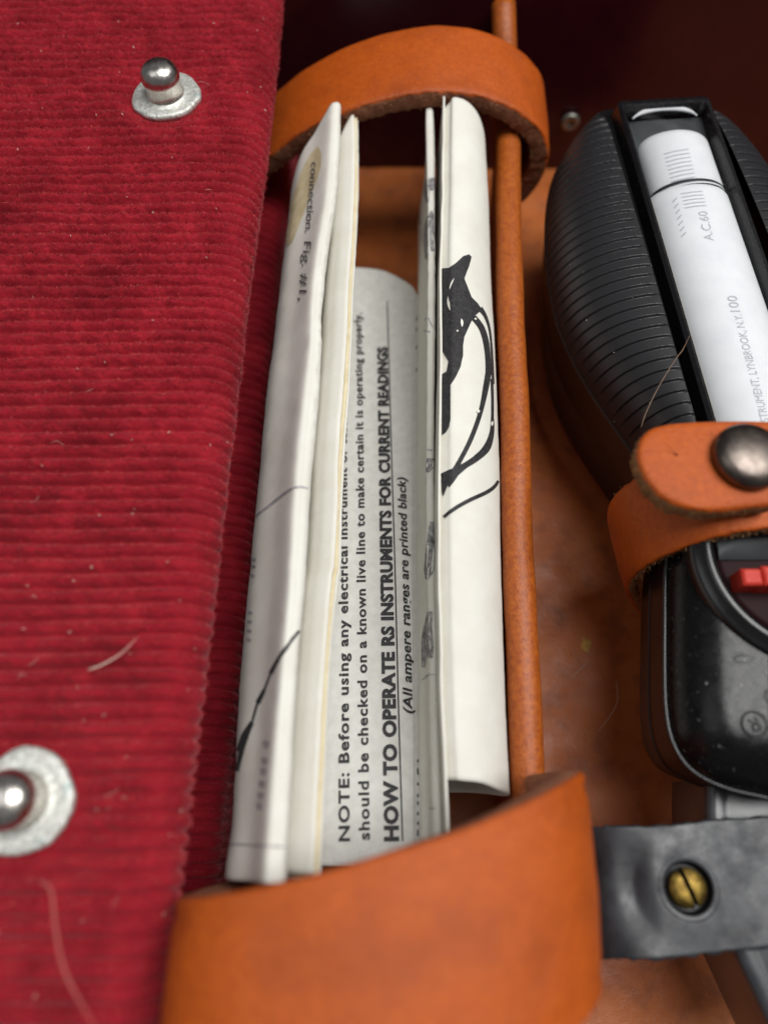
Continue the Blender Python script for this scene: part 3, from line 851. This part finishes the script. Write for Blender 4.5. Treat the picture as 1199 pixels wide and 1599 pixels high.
# thin upright ply
S = loft([be, off(be, .02, 2), off(be, -.1, 6), off(be, -.2, 14), off(be, 0, 24)], [yb0, yb0 - .2, yb0 - .6, yb0 - 1.5, yb0 - 3], [ybk] * 5, 160, 5)
S[..., 0] += .06 * vnoise(S[..., 1] * .3, S[..., 2] * .1, 121)
mk('upright_page', S, grid_faces(*S.shape[:2]), M['paper'], book, solid=.3)
# curled face
yt2 = P(705, 172, 78.6)[1]
mid1 = mix(be, br, .22, -1.5); mid2 = mix(be, br, .5, -2.4); mid3 = mix(be, br, .76, -2.2); mid4 = mix(be, br, .93, -1.1)
S4 = loft([off(be, .12, 1.0), off(be, .9, .25), mid1, mid2, mid3, mid4, off(br, -.05, .7), off(br, -.5, 2.2), off(br, -2.2, 4.6), off(br, -4.6, 7.2), off(br, -6.6, 9.5), off(br, -7.6, 14)],
          [yt2, yt2 + .3, yt2 + .5, yt2 + .4, yt2 - .1, yt2 - 1.2, yt2 - 3, yt2 - 4, yt2 - 5, yt2 - 5, yt2 - 5, yt2 - 5],
          [ybe, ybe, ybe - .1, ybe - .3, ybe - .9, ybe - 1.2, ybr, ybr, ybr + .3, ybr + .5, ybr + .5, ybr + .3], 200, 8)
N4 = grid_normals(S4)
S4 = S4 + N4 * (0.10 * vnoise(S4[..., 0] * .2, S4[..., 1] * .07, 122) + .02 * vnoise(S4[..., 0] * 1.5, S4[..., 1] * 1.2, 123))[..., None]
mk('curled_page', S4, grid_faces(*S4.shape[:2]), M['paper'], book, solid=.16)
T4 = bvh(S4)
mb = MB()
e = .17
patch(mb, T4, [(691, 420), (702, 419), (712, 411), (722, 401), (731, 398), (735, 402), (731, 417), (724, 436), (717, 455), (724, 459), (735, 465), (744, 474), (751, 484), (741, 493), (734, 504), (728, 518),
               (724, 527), (722, 540), (722, 556), (718, 574), (711, 589), (704, 602), (704, 655), (702, 668), (697, 676), (691, 680), (691, 585), (698, 581), (701, 565), (701, 548), (696, 543), (691, 548)], e, 4)
stroke(mb, T4, [(738, 496), (750, 512), (757, 534), (760, 560), (761, 585)], [9, 9, 9, 8, 9], eps=e)
stroke(mb, T4, [(748, 482), (756, 494), (762, 512), (765, 535), (767, 570), (768, 600)], [8, 5, 3.5, 3, 3.5, 4], eps=e)
stroke(mb, T4, [(762, 575), (757, 605), (751, 635), (742, 665), (730, 695), (716, 722), (706, 742)], [9, 9, 7, 7, 7, 7, 9], eps=e)
stroke(mb, T4, [(766, 592), (767, 620), (767, 650), (766, 676), (758, 700), (742, 716), (726, 727), (710, 738), (694, 752)], [4, 4, 4, 7, 12, 10, 9, 14, 26], eps=e)
patch(mb, T4, [(690, 748), (700, 744), (710, 730), (722, 728), (712, 742), (700, 758), (693, 776), (691, 770)], e, 2)
mb.build('printed_drawing', M['ink'], book)
mb = MB()
stroke(mb, T4, [(694, 808), (712, 793), (735, 780), (758, 769), (770, 760), (776, 751)], [5, 6, 6, 6, 5.5, 4], eps=e)
mb.build('printed_lead', M['ink'], book)
mb = MB()
for pts, w in [([(708, 436), (705, 444), (703, 453)], [1.6, 2, 1.6]), ([(701, 464), (701.5, 475), (704, 486)], [3, 5, 3]), ([(719, 499), (720, 505), (720, 512)], [4, 5, 4]), ([(712, 517), (714, 519)], [4, 4]),
               ([(739, 498), (742, 500)], [4, 4]), ([(745, 640), (744, 646)], [6, 6]), ([(766, 658), (765, 666)], [4, 4])]:
    stroke(mb, T4, pts, [.4] + [x * .8 for x in w] + [.4], n=14, eps=.24)
mb.build('printed_highlights', M['paper'], book)

# ================================================================== METER
AX0 = np.array([41.0, 97.0]); AXD = np.array([-0.0859, 0.9963]); AXU = np.array([0.9963, 0.0859])
def loc(u, w, H):
    p = AX0 + AXU * u + AXD * w
    return np.array([p[0], p[1], ZC - H])
def tol(p):
    d = p[:2] - AX0
    return np.array([d @ AXU, d @ AXD])
def mirror(S):
    d = S[..., :2] - AX0
    u = d @ AXU
    R = S.copy()
    R[..., 0] -= 2 * u * AXU[0]; R[..., 1] -= 2 * u * AXU[1]
    return R
meter = thing('clamp_meter', 'black clamp meter with ribbed grips, white scale window and red lever', 'clamp meter', (45, 40, 2))

# ribbed grip
GH = 87
rim_px = [(962, 196, 85), (930, 203, 85.5), (903, 219, 86), (881, 245, 86.5), (864, 280, GH), (855, 320, GH), (852, 370, GH), (855, 430, GH), (868, 500, GH), (890, 556, GH), (918, 607, GH), (955, 662, GH), (992, 715, GH), (1022, 770, 86), (1040, 830, 84.5), (1046, 894, 83)]
rim = np.array([P(*p) for p in rim_px])
inner_px = [(948, 186, 79), (952, 200, 79), (962, 235, 78.6), (985, 310, 78), (1012, 400, 77.6), (1038, 490, 77.4), (1062, 575, 77.3), (1086, 660, 77.2), (1098, 760, 76.6), (1104, 830, 76.4), (1110, 896, 76.3)]
inner = np.array([P(*p) for p in inner_px])
def resample_Y(q, Y):
    o = np.argsort(q[:, 1]); q = q[o]
    return np.stack([np.interp(Y, q[:, 1], q[:, 0]), Y, np.interp(Y, q[:, 1], q[:, 2])], -1)
rimd = spline(rim, 400); innd = spline(inner, 300)
Ytop = rimd[:, 1].max() - .05; Ybot = max(rimd[:, 1].min(), innd[:, 1].min()) + .05
ng, na = 1500, 30
Yg = np.linspace(Ytop, Ybot, ng)
Rr = resample_Y(rimd, Yg); Ri = resample_Y(innd, Yg)
a = np.linspace(0, 1, na)[None, :]
ax_ = 1 - np.cos(a * math.pi / 2) * 1.0
az_ = np.sin(a * math.pi / 2)
ax_ = 0.45 * ax_ ** 1.1 + 0.55 * a ** 1.25
az_ = az_ ** 0.8
G = np.zeros((ng, na, 3))
G[..., 0] = Rr[:, None, 0] + (Ri - Rr)[:, None, 0] * ax_
G[..., 1] = Rr[:, None, 1] + (Ri - Rr)[:, None, 1] * ax_
G[..., 2] = Rr[:, None, 2] + (Ri - Rr)[:, None, 2] * az_
# head dips towards its top end
end = np.clip((Yg - (Ytop - 9)) / 9, 0, 1)[:, None]
G[..., 2] -= 3.6 * end ** 2.2 * np.ones_like(a)
Ng = grid_normals(G)
if Ng[ng // 2, na - 3, 2] < 0: Ng = -Ng
ph = ((G[..., 1] - 0.06 * G[..., 0]) / 1.62) % 1.0
prof_ = np.where(ph < 0.14, -0.24, np.where(ph < 0.24, -0.24 + (ph - .14) / .10 * .32, 0.08 - (ph - 0.24) * 0.10))
fade = np.clip(a * 9, 0, 1) * np.clip((1 - a) * 30, 0, 1) * (1 - end)
G = G + Ng * (prof_ * fade)[..., None]
grip = mk('grip', G, grid_faces(ng, na), M['matte'], meter, label='ribbed black grip left of the window', smooth=True, sharp=38)
mk('grip', mirror(G), grid_faces(ng, na), M['matte'], meter, label='ribbed black grip right of the window', smooth=True, sharp=38)

# head shell: rim lip and side walls (both halves closed round the top)
rl = spline(rim[:14], 160)
full = np.vstack([rl[::-1], mirror(rl)])          # from lower left up over the top and down the right
def shell(full, levels):
    cen = full.mean(axis=0)
    rows = []
    t = np.gradient(full, axis=0); t /= np.maximum(np.linalg.norm(t, axis=1, keepdims=True), 1e-9)
    nn = np.stack([-t[:, 1], t[:, 0], 0 * t[:, 0]], 1)
    if np.mean(np.sum(nn * (full - cen), axis=1)) < 0: nn = -nn
    for d, z in levels:
        r = full + nn * d
        r = r.copy()
        r[:, 2] = full[:, 2] + z if z > -50 else ZC - (-z)
        rows.append(r)
    return np.array(rows)
R = shell(full, [(-.5, .1), (.1, .12), (.25, -.1), (.2, -.4), (-.4, -.6), (-.8, -2.5), (-1.2, -8.5), (-1.15, -8.8), (-1.8, -9.1), (-2.4, -100), (-3.2, -107)])
mk('head_shell', R, grid_faces(*R.shape[:2]), M['side'], meter, label='dark smooth side walls under the grips', sharp=40)

# lower body
ol_px = [(1060, 780), (1046, 830), (1041, 900), (1040, 980), (1040, 1050), (1042, 1105), (1050, 1150), (1068, 1186), (1095, 1210), (1135, 1228), (1180, 1239), (1225, 1246), (1270, 1250)]
lo = np.array([P(x, y, 82) for x, y in ol_px])
uw = np.array([tol(p) for p in lo])
uw[:, 0] = np.minimum(uw[:, 0], 0); uw[-1, 0] = 0
uw = spline(uw, 120); uw[:, 0] = np.minimum(uw[:, 0], 0); 
fulluw = np.vstack([uw, (uw * np.array([-1, 1]))[::-1][1:]])
body_full = np.array([loc(u, w, 82) for u, w in fulluw])
R = shell(body_full, [(0, -.2), (.25, -.35), (.25, -.8), (-.3, -1.0), (-.35, -6.8), (-.2, -6.95), (-.2, -7.25), (-.4, -7.4), (-1.2, -13.0), (-2.4, -14.5), (-5, -15.5)])
mk('body_side', R, grid_faces(*R.shape[:2]), M['side'], meter, label='stepped dark side of the lower body', sharp=40)
wmin = fulluw[:, 1].min(); wmax = fulluw[:, 1].max()
spn = np.stack([np.zeros(len(fulluw)), np.clip(fulluw[:, 1], wmin + 13.5, wmax)], 1)
lens = np.linalg.norm(spn - fulluw, axis=1)
crown = []
for k_, dd in enumerate([0, .12, .3, .55, .9, 1.4, 2.0, 2.8, 3.7, 4.7, 5.8, 7.0, 8.5, 10.5, 13.0, 99]):
    t_ = np.clip(dd / np.maximum(lens, 1e-6), 0, 1)
    q_ = fulluw + (spn - fulluw) * t_[:, None]
    dd_ = np.minimum(dd, lens)
    e_ = np.clip(1 - dd_ / 7.4, 0, 1)
    hh = 5.0 * (1 - e_ ** 2.6) ** (1 / 1.7) + .10 * np.clip(dd_ - 7, 0, 6) / 6
    crown.append([loc(u_, w_, 82.35 - h_) for (u_, w_), h_ in zip(q_, hh)])
crown = np.array(crown)
lv, nb = crown.shape[:2]
f = grid_faces(lv, nb)
bodyt = mk('body_top', crown, f, M['plastic'], meter, label='glossy black domed lower body')
# bead line round the edge
bodyt = mk('body_top', crown, f, M['plastic'], meter, label='glossy black domed lower body')
v, f = tube(shell(body_full, [(0.18, -.1)])[0], .26, 8)
mk('edge_bead', v, f, M['plastic'], meter)
crown_z = ZC - 82.35 + 5.08

# window: bezel, scale roll, clear cover
def rrect(hw, w0, w1, r, n=10):
    pts = []
    for cx_, cy_, a0 in ((hw - r, w1 - r, 0), (-hw + r, w1 - r, 90), (-hw + r, w0 + r, 180), (hw - r, w0 + r, 270)):
        for k in range(n):
            aa = math.radians(a0 + 90 * k / (n - 1))
            pts.append((cx_ + r * math.cos(aa), cy_ + r * math.sin(aa)))
    return np.array(pts)
def ring_loft(rings, H):
    return np.array([[loc(u, w, h) for u, w in r] for r, h in zip(rings, H)])
WT, WB = -0.8, -66
rings = [rrect(8.7, WB - 2.5, WT + 3.4, 1.6), rrect(8.6, WB - 2.5, WT + 3.3, 1.5), rrect(7.2, WB - 1.3, WT + 2.0, 1.2), rrect(6.9, WB - 1, WT + 1.6, 1.0), rrect(6.5, WB - .5, WT + .7, .9), rrect(6.15, WB - .2, WT + .2, .8), rrect(6.0, WB, WT, .7), rrect(5.95, WB, WT, .7)]
V = ring_loft(rings, [92, 80.2, 79.6, 77.5, 77.1, 77.2, 77.5, 81.0])
nr_ = V.shape[1]
f = grid_faces(len(rings), nr_, True); f.append(tuple((len(rings) - 1) * nr_ + i for i in range(nr_)))
bez = mk('bezel', V, f, M['plastic'], meter, label='raised black frame round the scale window', sharp=35)
def half_roll(w0, w1, r, zr, Hc, n=40, m=28, tip=0.0, u0=0.0):
    th = np.linspace(-0.02 * math.pi, 1.02 * math.pi, m)
    ws = np.linspace(w0, w1, n)
    V = np.zeros((n, m, 3))
    for i, w in enumerate(ws):
        e_ = 1.0
        if tip and (w0 - w) < tip: e_ = math.sqrt(max(0.03, 1 - (1 - (w0 - w) / tip) ** 2))
        for j, t_ in enumerate(th):
            V[i, j] = loc(u0 - r * math.cos(t_) * (0.45 + 0.55 * e_), w, Hc - zr * math.sin(t_) * e_)
    return V
D1 = half_roll(-4.6, -16.5, 5.3, 3.4, 80.2, 40, 28, 2.6, 0.55)
D2 = half_roll(-15.0, -66, 5.9, 3.6, 80.2, 90, 28, 2.6, 0.15)
mk('scale_roll', D1, grid_faces(*D1.shape[:2]), M['label'], meter, label='upper end of the white scale roll')
roll = mk('scale_roll', D2, grid_faces(*D2.shape[:2]), M['label'], meter, label='long white printed scale roll')
C2 = half_roll(-14.6, -16.2, 5.5, 3.65, 80.2, 8, 28, 1.6, 0.4)
mk('roll_shadow', C2, grid_faces(*C2.shape[:2]), M['plastic'], meter)  # dark arc painted in as the upper roll's shadow
# yellowed strip along the left edge of the roll
V = half_roll(-17, -66, 5.94, 3.64, 80.2, 60, 28, 0, 0.15)[:, 3:5]
mk('yellowed_edge', V, grid_faces(*V.shape[:2]), M['cream'], meter)
# white arc painted in as the highlight on the window's rounded end
th = np.linspace(0.12 * math.pi, 0.9 * math.pi, 30)
V = np.array([[loc(-5.1 * math.cos(t_), -0.3 - 2.4 * (1 - math.sin(t_)), 78.6 - .8 * math.sin(t_)) for t_ in th], [loc(-5.1 * math.cos(t_), -0.3 - 2.4 * (1 - math.sin(t_)) - 1.1 * max(0, math.sin(t_) - .3), 78.8 - .8 * math.sin(t_)) for t_ in th]])
mk('end_highlight', V, grid_faces(2, 30), M['label'], meter, solid=.3)
V = np.array([[loc(u, w, 79.3 + 1.4 * max(0, -w - 3) / 17) for u in np.linspace(-5.95, 5.95, 24)] for w in np.linspace(WT - .6, -20, 12)])
mk('reflection_floor', V, grid_faces(12, 24), M['plate'], meter)  # added grey floor that paints the grey reflections at the window's end
# clear cover
n_, m_ = 50, 24
V = np.zeros((n_, m_, 3))
for i, w in enumerate(np.linspace(WT, WB, n_)):
    for j, u in enumerate(np.linspace(-5.95, 5.95, m_)):
        V[i, j] = loc(u, w, 77.2 - 1.2 * math.sqrt(max(0, 1 - (u / 6.0) ** 2)))
mk('window_cover', V, [q[::-1] for q in grid_faces(n_, m_)], M['clear'], meter, label='clear curved window cover')
TD = bvh(D2)
mb = MB()
text_on(mb, TD, 'INSTRUMENT, LYNBROOK, N.Y.', (1204, 672), (1157, 491), 1.05, 0.0, 0, 1.0, .05)
text_on(mb, TD, '100', (1155, 487), (1149, 462), 1.3, 0.0, 0, 1.0, .05)
text_on(mb, TD, 'A.C.60', (1114, 376), (1103, 330), 1.3, 0.0, 0, 1.0, .05)
for k in range(7):
    stroke(mb, TD, [(1050 + k * 2.2, 316 + k * 9), (1056 + k * 2.4, 309 + k * 9)], [2, 2], n=5, eps=.05, across=2)
mb.build('scale_print', M['grey'], meter)
TD1 = bvh(D1)
mb = MB()
for k in range(9):
    y = 236 + k * 6.2
    stroke(mb, TD1, [(1036 + k * 1.6, y + 5), (1055 + k * 1.6, y), (1075 + k * 1.4, y - 3)], [1.3, 1.6, 1.3], n=12, eps=.05, across=2)
for k in range(5):
    y = 300 + k * 5.5
    stroke(mb, TD, [(1062 + k * 1.5, y + 3), (1080 + k * 1.5, y), (1096 + k * 1.5, y - 1)], [1.2, 1.5, 1.2], n=12, eps=.05, across=2)
mb.build('scale_lines', M['grey'], meter)

# dial
dc = P(1264, 862, 76)
dc[2] = crown_z
v, f = lathe(dc, [(12.6, -1.0), (12.5, .25), (12.2, .6), (11.9, .62), (11.6, 1.35), (11.1, 1.6), (10.55, 1.4), (10.2, .7), (9.9, .3)], 96)
f = f[:-2]
mk('dial_ring', v, f, M['plastic'], meter, label='raised glossy ring of the dial')
v, f = lathe(dc, [(10.6, .05), (9.0, .12), (5.0, .2), (.3, .25)], 96)
mk('dial_face', v, f, M['dialred'], meter, label='dark red glossy dial face')
# grey half above the lever, painted in as the clear lens's reflection
th = np.linspace(math.radians(5), math.radians(175), 50)
o1 = np.stack([dc[0] + 9.7 * np.cos(th), dc[1] + 9.7 * np.sin(th) * 1.0, np.full(50, dc[2] + .75)], 1)
o0 = np.stack([dc[0] + 9.7 * np.cos(th), np.full(50, dc[1] - 0.6), np.full(50, dc[2] + .55)], 1)
V = np.array([o1 - np.array([0, 0, .6]), o1, o1 * .7 + o0 * .3, o1 * .35 + o0 * .65, o0, o0 - np.array([0, 0, .5])])
mk('dial_reflection', V, grid_faces(6, 50), M['plate'], meter, label='grey reflection on the dial lens')
# red lever: two-step bar
mb = MB()
def box(mb, x0, x1, y0, y1, z0, z1, b=.25):
    xs = [(x0, x1, y0, y1, z0), (x0, x1, y0, y1, z1 - b), (x0 + b, x1 - b, y0 + b, y1 - b, z1)]
    V = []
    for a0, a1, b0, b1, z in xs:
        V += [(a0, b0, z), (a1, b0, z), (a1, b1, z), (a0, b1, z)]
    F = [(8, 9, 10, 11), (3, 2, 1, 0)]
    for k in (0, 4):
        for i in range(4):
            F.append((k + i, k + (i + 1) % 4, k + 4 + (i + 1) % 4, k + 4 + i))
    mb.add(V, F)
p0 = P(1158, 900, 74.4)
zt = ZC - 74.2
box(mb, p0[0], p0[0] + 2.1, p0[1] - .95, p0[1] + .85, crown_z + .1, zt)
box(mb, p0[0] + 2.05, p0[0] + 12.5, p0[1] - 1.05, p0[1] + 1.05, crown_z + .1, zt + .28)
mb.build('lever', M['red'], meter, label='red selector lever', smooth=False)

# moulded R mark
Tc = BVHTree.FromPolygons([Vector(p) for p in crown.reshape(-1, 3)], grid_faces(lv, nb))
cc = hit(Tc, 1177, 1131, 0)
th = np.linspace(0, 2 * math.pi, 49)
v, f = tube(np.stack([cc[0] + 1.24 * np.cos(th), cc[1] + 1.24 * np.sin(th), np.full(49, cc[2] + .06)], 1), .13, 8, False)
mb = MB(); mb.add(v, f)
ca, sa_ = math.cos(math.radians(200)), math.sin(math.radians(200))
for pts in ([(0, 0), (0, .5), (0, 1)], [(0, 1), (.42, 1), (.6, .77), (.42, .53), (0, .52)], [(.25, .52), (.42, .26), (.6, 0)]):
    q = (spline(np.array(pts, float), 16) - np.array([.3, .5])) * 1.25
    q = np.stack([cc[0] + q[:, 0] * ca - q[:, 1] * sa_, cc[1] + q[:, 0] * sa_ + q[:, 1] * ca, np.full(16, cc[2] + .05)], 1)
    v, f = tube(q, .12, 8)
    mb.add(v, f)
mb.build('moulded_mark', M['hole'], meter, label='letter R in a small moulded circle')
cc2 = hit(Tc, 1160, 1029, 0)
v, f = tube(np.stack([cc2[0] + .95 * np.cos(th), cc2[1] + .42 * np.sin(th), np.full(49, cc2[2] + .0)], 1), .07, 6, False)
mb = MB(); mb.add(v, f)
mb.build('moulded_mark', M['plastic'], meter, label='small moulded oval')
cc3 = hit(Tc, 1203, 1088, 0)
v, f = lathe(cc3 + np.array([0, 0, .02]), [(.75, 0), (.7, .03), (.3, .03)], 24)
mk('pin_hole', v, f, M['hole'], meter)

# jaw end under the bar
jl = [(1104, 1215), (1104, 1260), (1108, 1330), (1122, 1410), (1150, 1490), (1178, 1550), (1206, 1610), (1240, 1680)]
jp = spline(np.array([P(x, y, 87.5) for x, y in jl]), 60)
sec = [(3.0, -13), (.4, -12), (0, -10.5), (0, -1.2), (.15, -.55), (.5, -.15), (1.0, 0), (1.8, .05), (2.2, -.1), (2.5, 0), (6, .25), (12, .4), (20, .2)]
V = np.stack([jp + np.array([d, 0, z]) for d, z in sec], 1)
mk('jaw', V, grid_faces(60, len(sec)), M['jaw'], meter, label='grey black jaw end running under the bar')

# ================================================================== SMALL THINGS
def flake(px, py, H, r, m, label, seed):
    c = P(px, py, H)
    r_ = np.random.default_rng(seed)
    n = 14
    th = np.linspace(0, 2 * math.pi, n, endpoint=False)
    rad = r * (1 + .3 * r_.normal(0, 1, n)).clip(.5, 1.5)
    V = [c + np.array([rad[i] * .72 * math.cos(th[i]), rad[i] * math.sin(th[i]), .02 + .05 * r_.random()]) for i in range(n)]
    V2 = [c + (p - c) * .7 + np.array([0, 0, .14 + .08 * r_.random()]) for p in V]
    V3 = [c + np.array([0, 0, .22])]
    F = [(i, (i + 1) % n, n + (i + 1) % n, n + i) for i in range(n)] + [(n + i, n + (i + 1) % n, 2 * n) for i in range(n)]
    o = mk('paint_flake', np.array(V + V2 + V3), F, m)
    return top(o, label, 'flake')
flake(915, 1006, 111.9, 1.15, M['chip'], 'yellow flake lying on the brown leather case bottom', 1)
fz_ = hit(Tc, 1167, 985, 0)
flake(1167, 985, ZC - fz_[2] - .02, .62, M['chippale'], 'pale crumb on the black meter beside the dial ring', 2)

TL = bvh(Sl[::3, ::1])
def strand(pts, r, m, label, lift=None):
    q = spline(np.array([P(*p) for p in pts]), 40)
    rr = r * np.interp(np.linspace(0, 1, 40), [0, .1, .8, 1], [.5, 1, 1, .3])
    v, f = tube(q, rr, 6)
    return top(mk('hair', v, f, m), label, 'hair', group='loose hairs')
strand([(1000, 668, 76), (1010, 640, 75.5), (1030, 600, 75), (1055, 560, 74.6), (1066, 545, 74.5), (1078, 520, 74.6)], .045, M['hairbrown'], 'brown hair stuck across the ribbed grip and scale window')
strand([(138, 1046, 70.6), (160, 1038, 70.4), (190, 1020, 70.2), (214, 996, 70.2)], .075, M['lint'], 'short pale curved hair lying across the corduroy ribs')
strand([(62, 1375, 66), (80, 1390, 65.5), (86, 1440, 65), (95, 1495, 64.8), (112, 1540, 64.6), (150, 1605, 64.4)], .11, M['lint2'], 'long pink strand on the corduroy below the lower snap stud')
strand([(962, 1063, 111.3), (963, 1095, 111.2), (952, 1118, 111.2), (933, 1142, 111.4)], .05, M['hair'], 'fine curved hair on the leather bottom beside the meter')
strand([(892, 1058, 111.3), (905, 1046, 111.2), (920, 1030, 111.4)], .05, M['hair'], 'short straight hair below the yellow flake')

# lint on corduroy
mb = MB()
for _ in range(95):
    px = rng.uniform(0, 430); py = rng.uniform(0, 1590) ** 1.0
    h = hit(TL, px, py, .1)
    if h is None: continue
    L = rng.choice([rng.uniform(.1, .35), rng.uniform(.5, 1.7)], p=[.72, .28])
    aa = rng.uniform(0, 2 * math.pi); cv = rng.normal(0, .8)
    pts = []
    for t_ in np.linspace(0, 1, 6):
        pts.append(h + np.array([math.cos(aa + cv * t_) * L * t_, math.sin(aa + cv * t_) * L * t_, .25 + .35 * math.sin(t_ * 3) * rng.random()]))
    v, f = tube(pts, .017 if L > .4 else .04, 4)
    mb.add(v, f)
o = mb.build('lint', M['lint'])
top(o, 'pale lint fibres scattered over the red corduroy', None, kind='stuff')
# dust on the black meter
mb = MB()
Tg = bvh(G[::2])
for _ in range(700):
    px = rng.uniform(860, 1199); py = rng.choice([rng.uniform(800, 1245), rng.uniform(200, 660)], p=[.72, .28])
    best = None
    for T in (Tc, Tg):
        h = hit(T, px, py, .03)
        if h is not None and (best is None or h[2] > best[2]): best = h
    if best is None: continue
    r = min(.10, .02 * math.exp(rng.normal(0, .6)))
    V = best + r * np.array([(1, 0, 0), (0, 1, 0), (-1, 0, 0), (0, -1, 0), (0, 0, 1), (0, 0, -.5)]) * rng.uniform(.6, 1.4, (6, 1))
    mb.add(V, [(0, 1, 4), (1, 2, 4), (2, 3, 4), (3, 0, 4), (1, 0, 5), (2, 1, 5), (3, 2, 5), (0, 3, 5)])
o = mb.build('dust', M['dust'], smooth=False)
top(o, 'tiny pale dust specks over the black meter', None, kind='stuff')
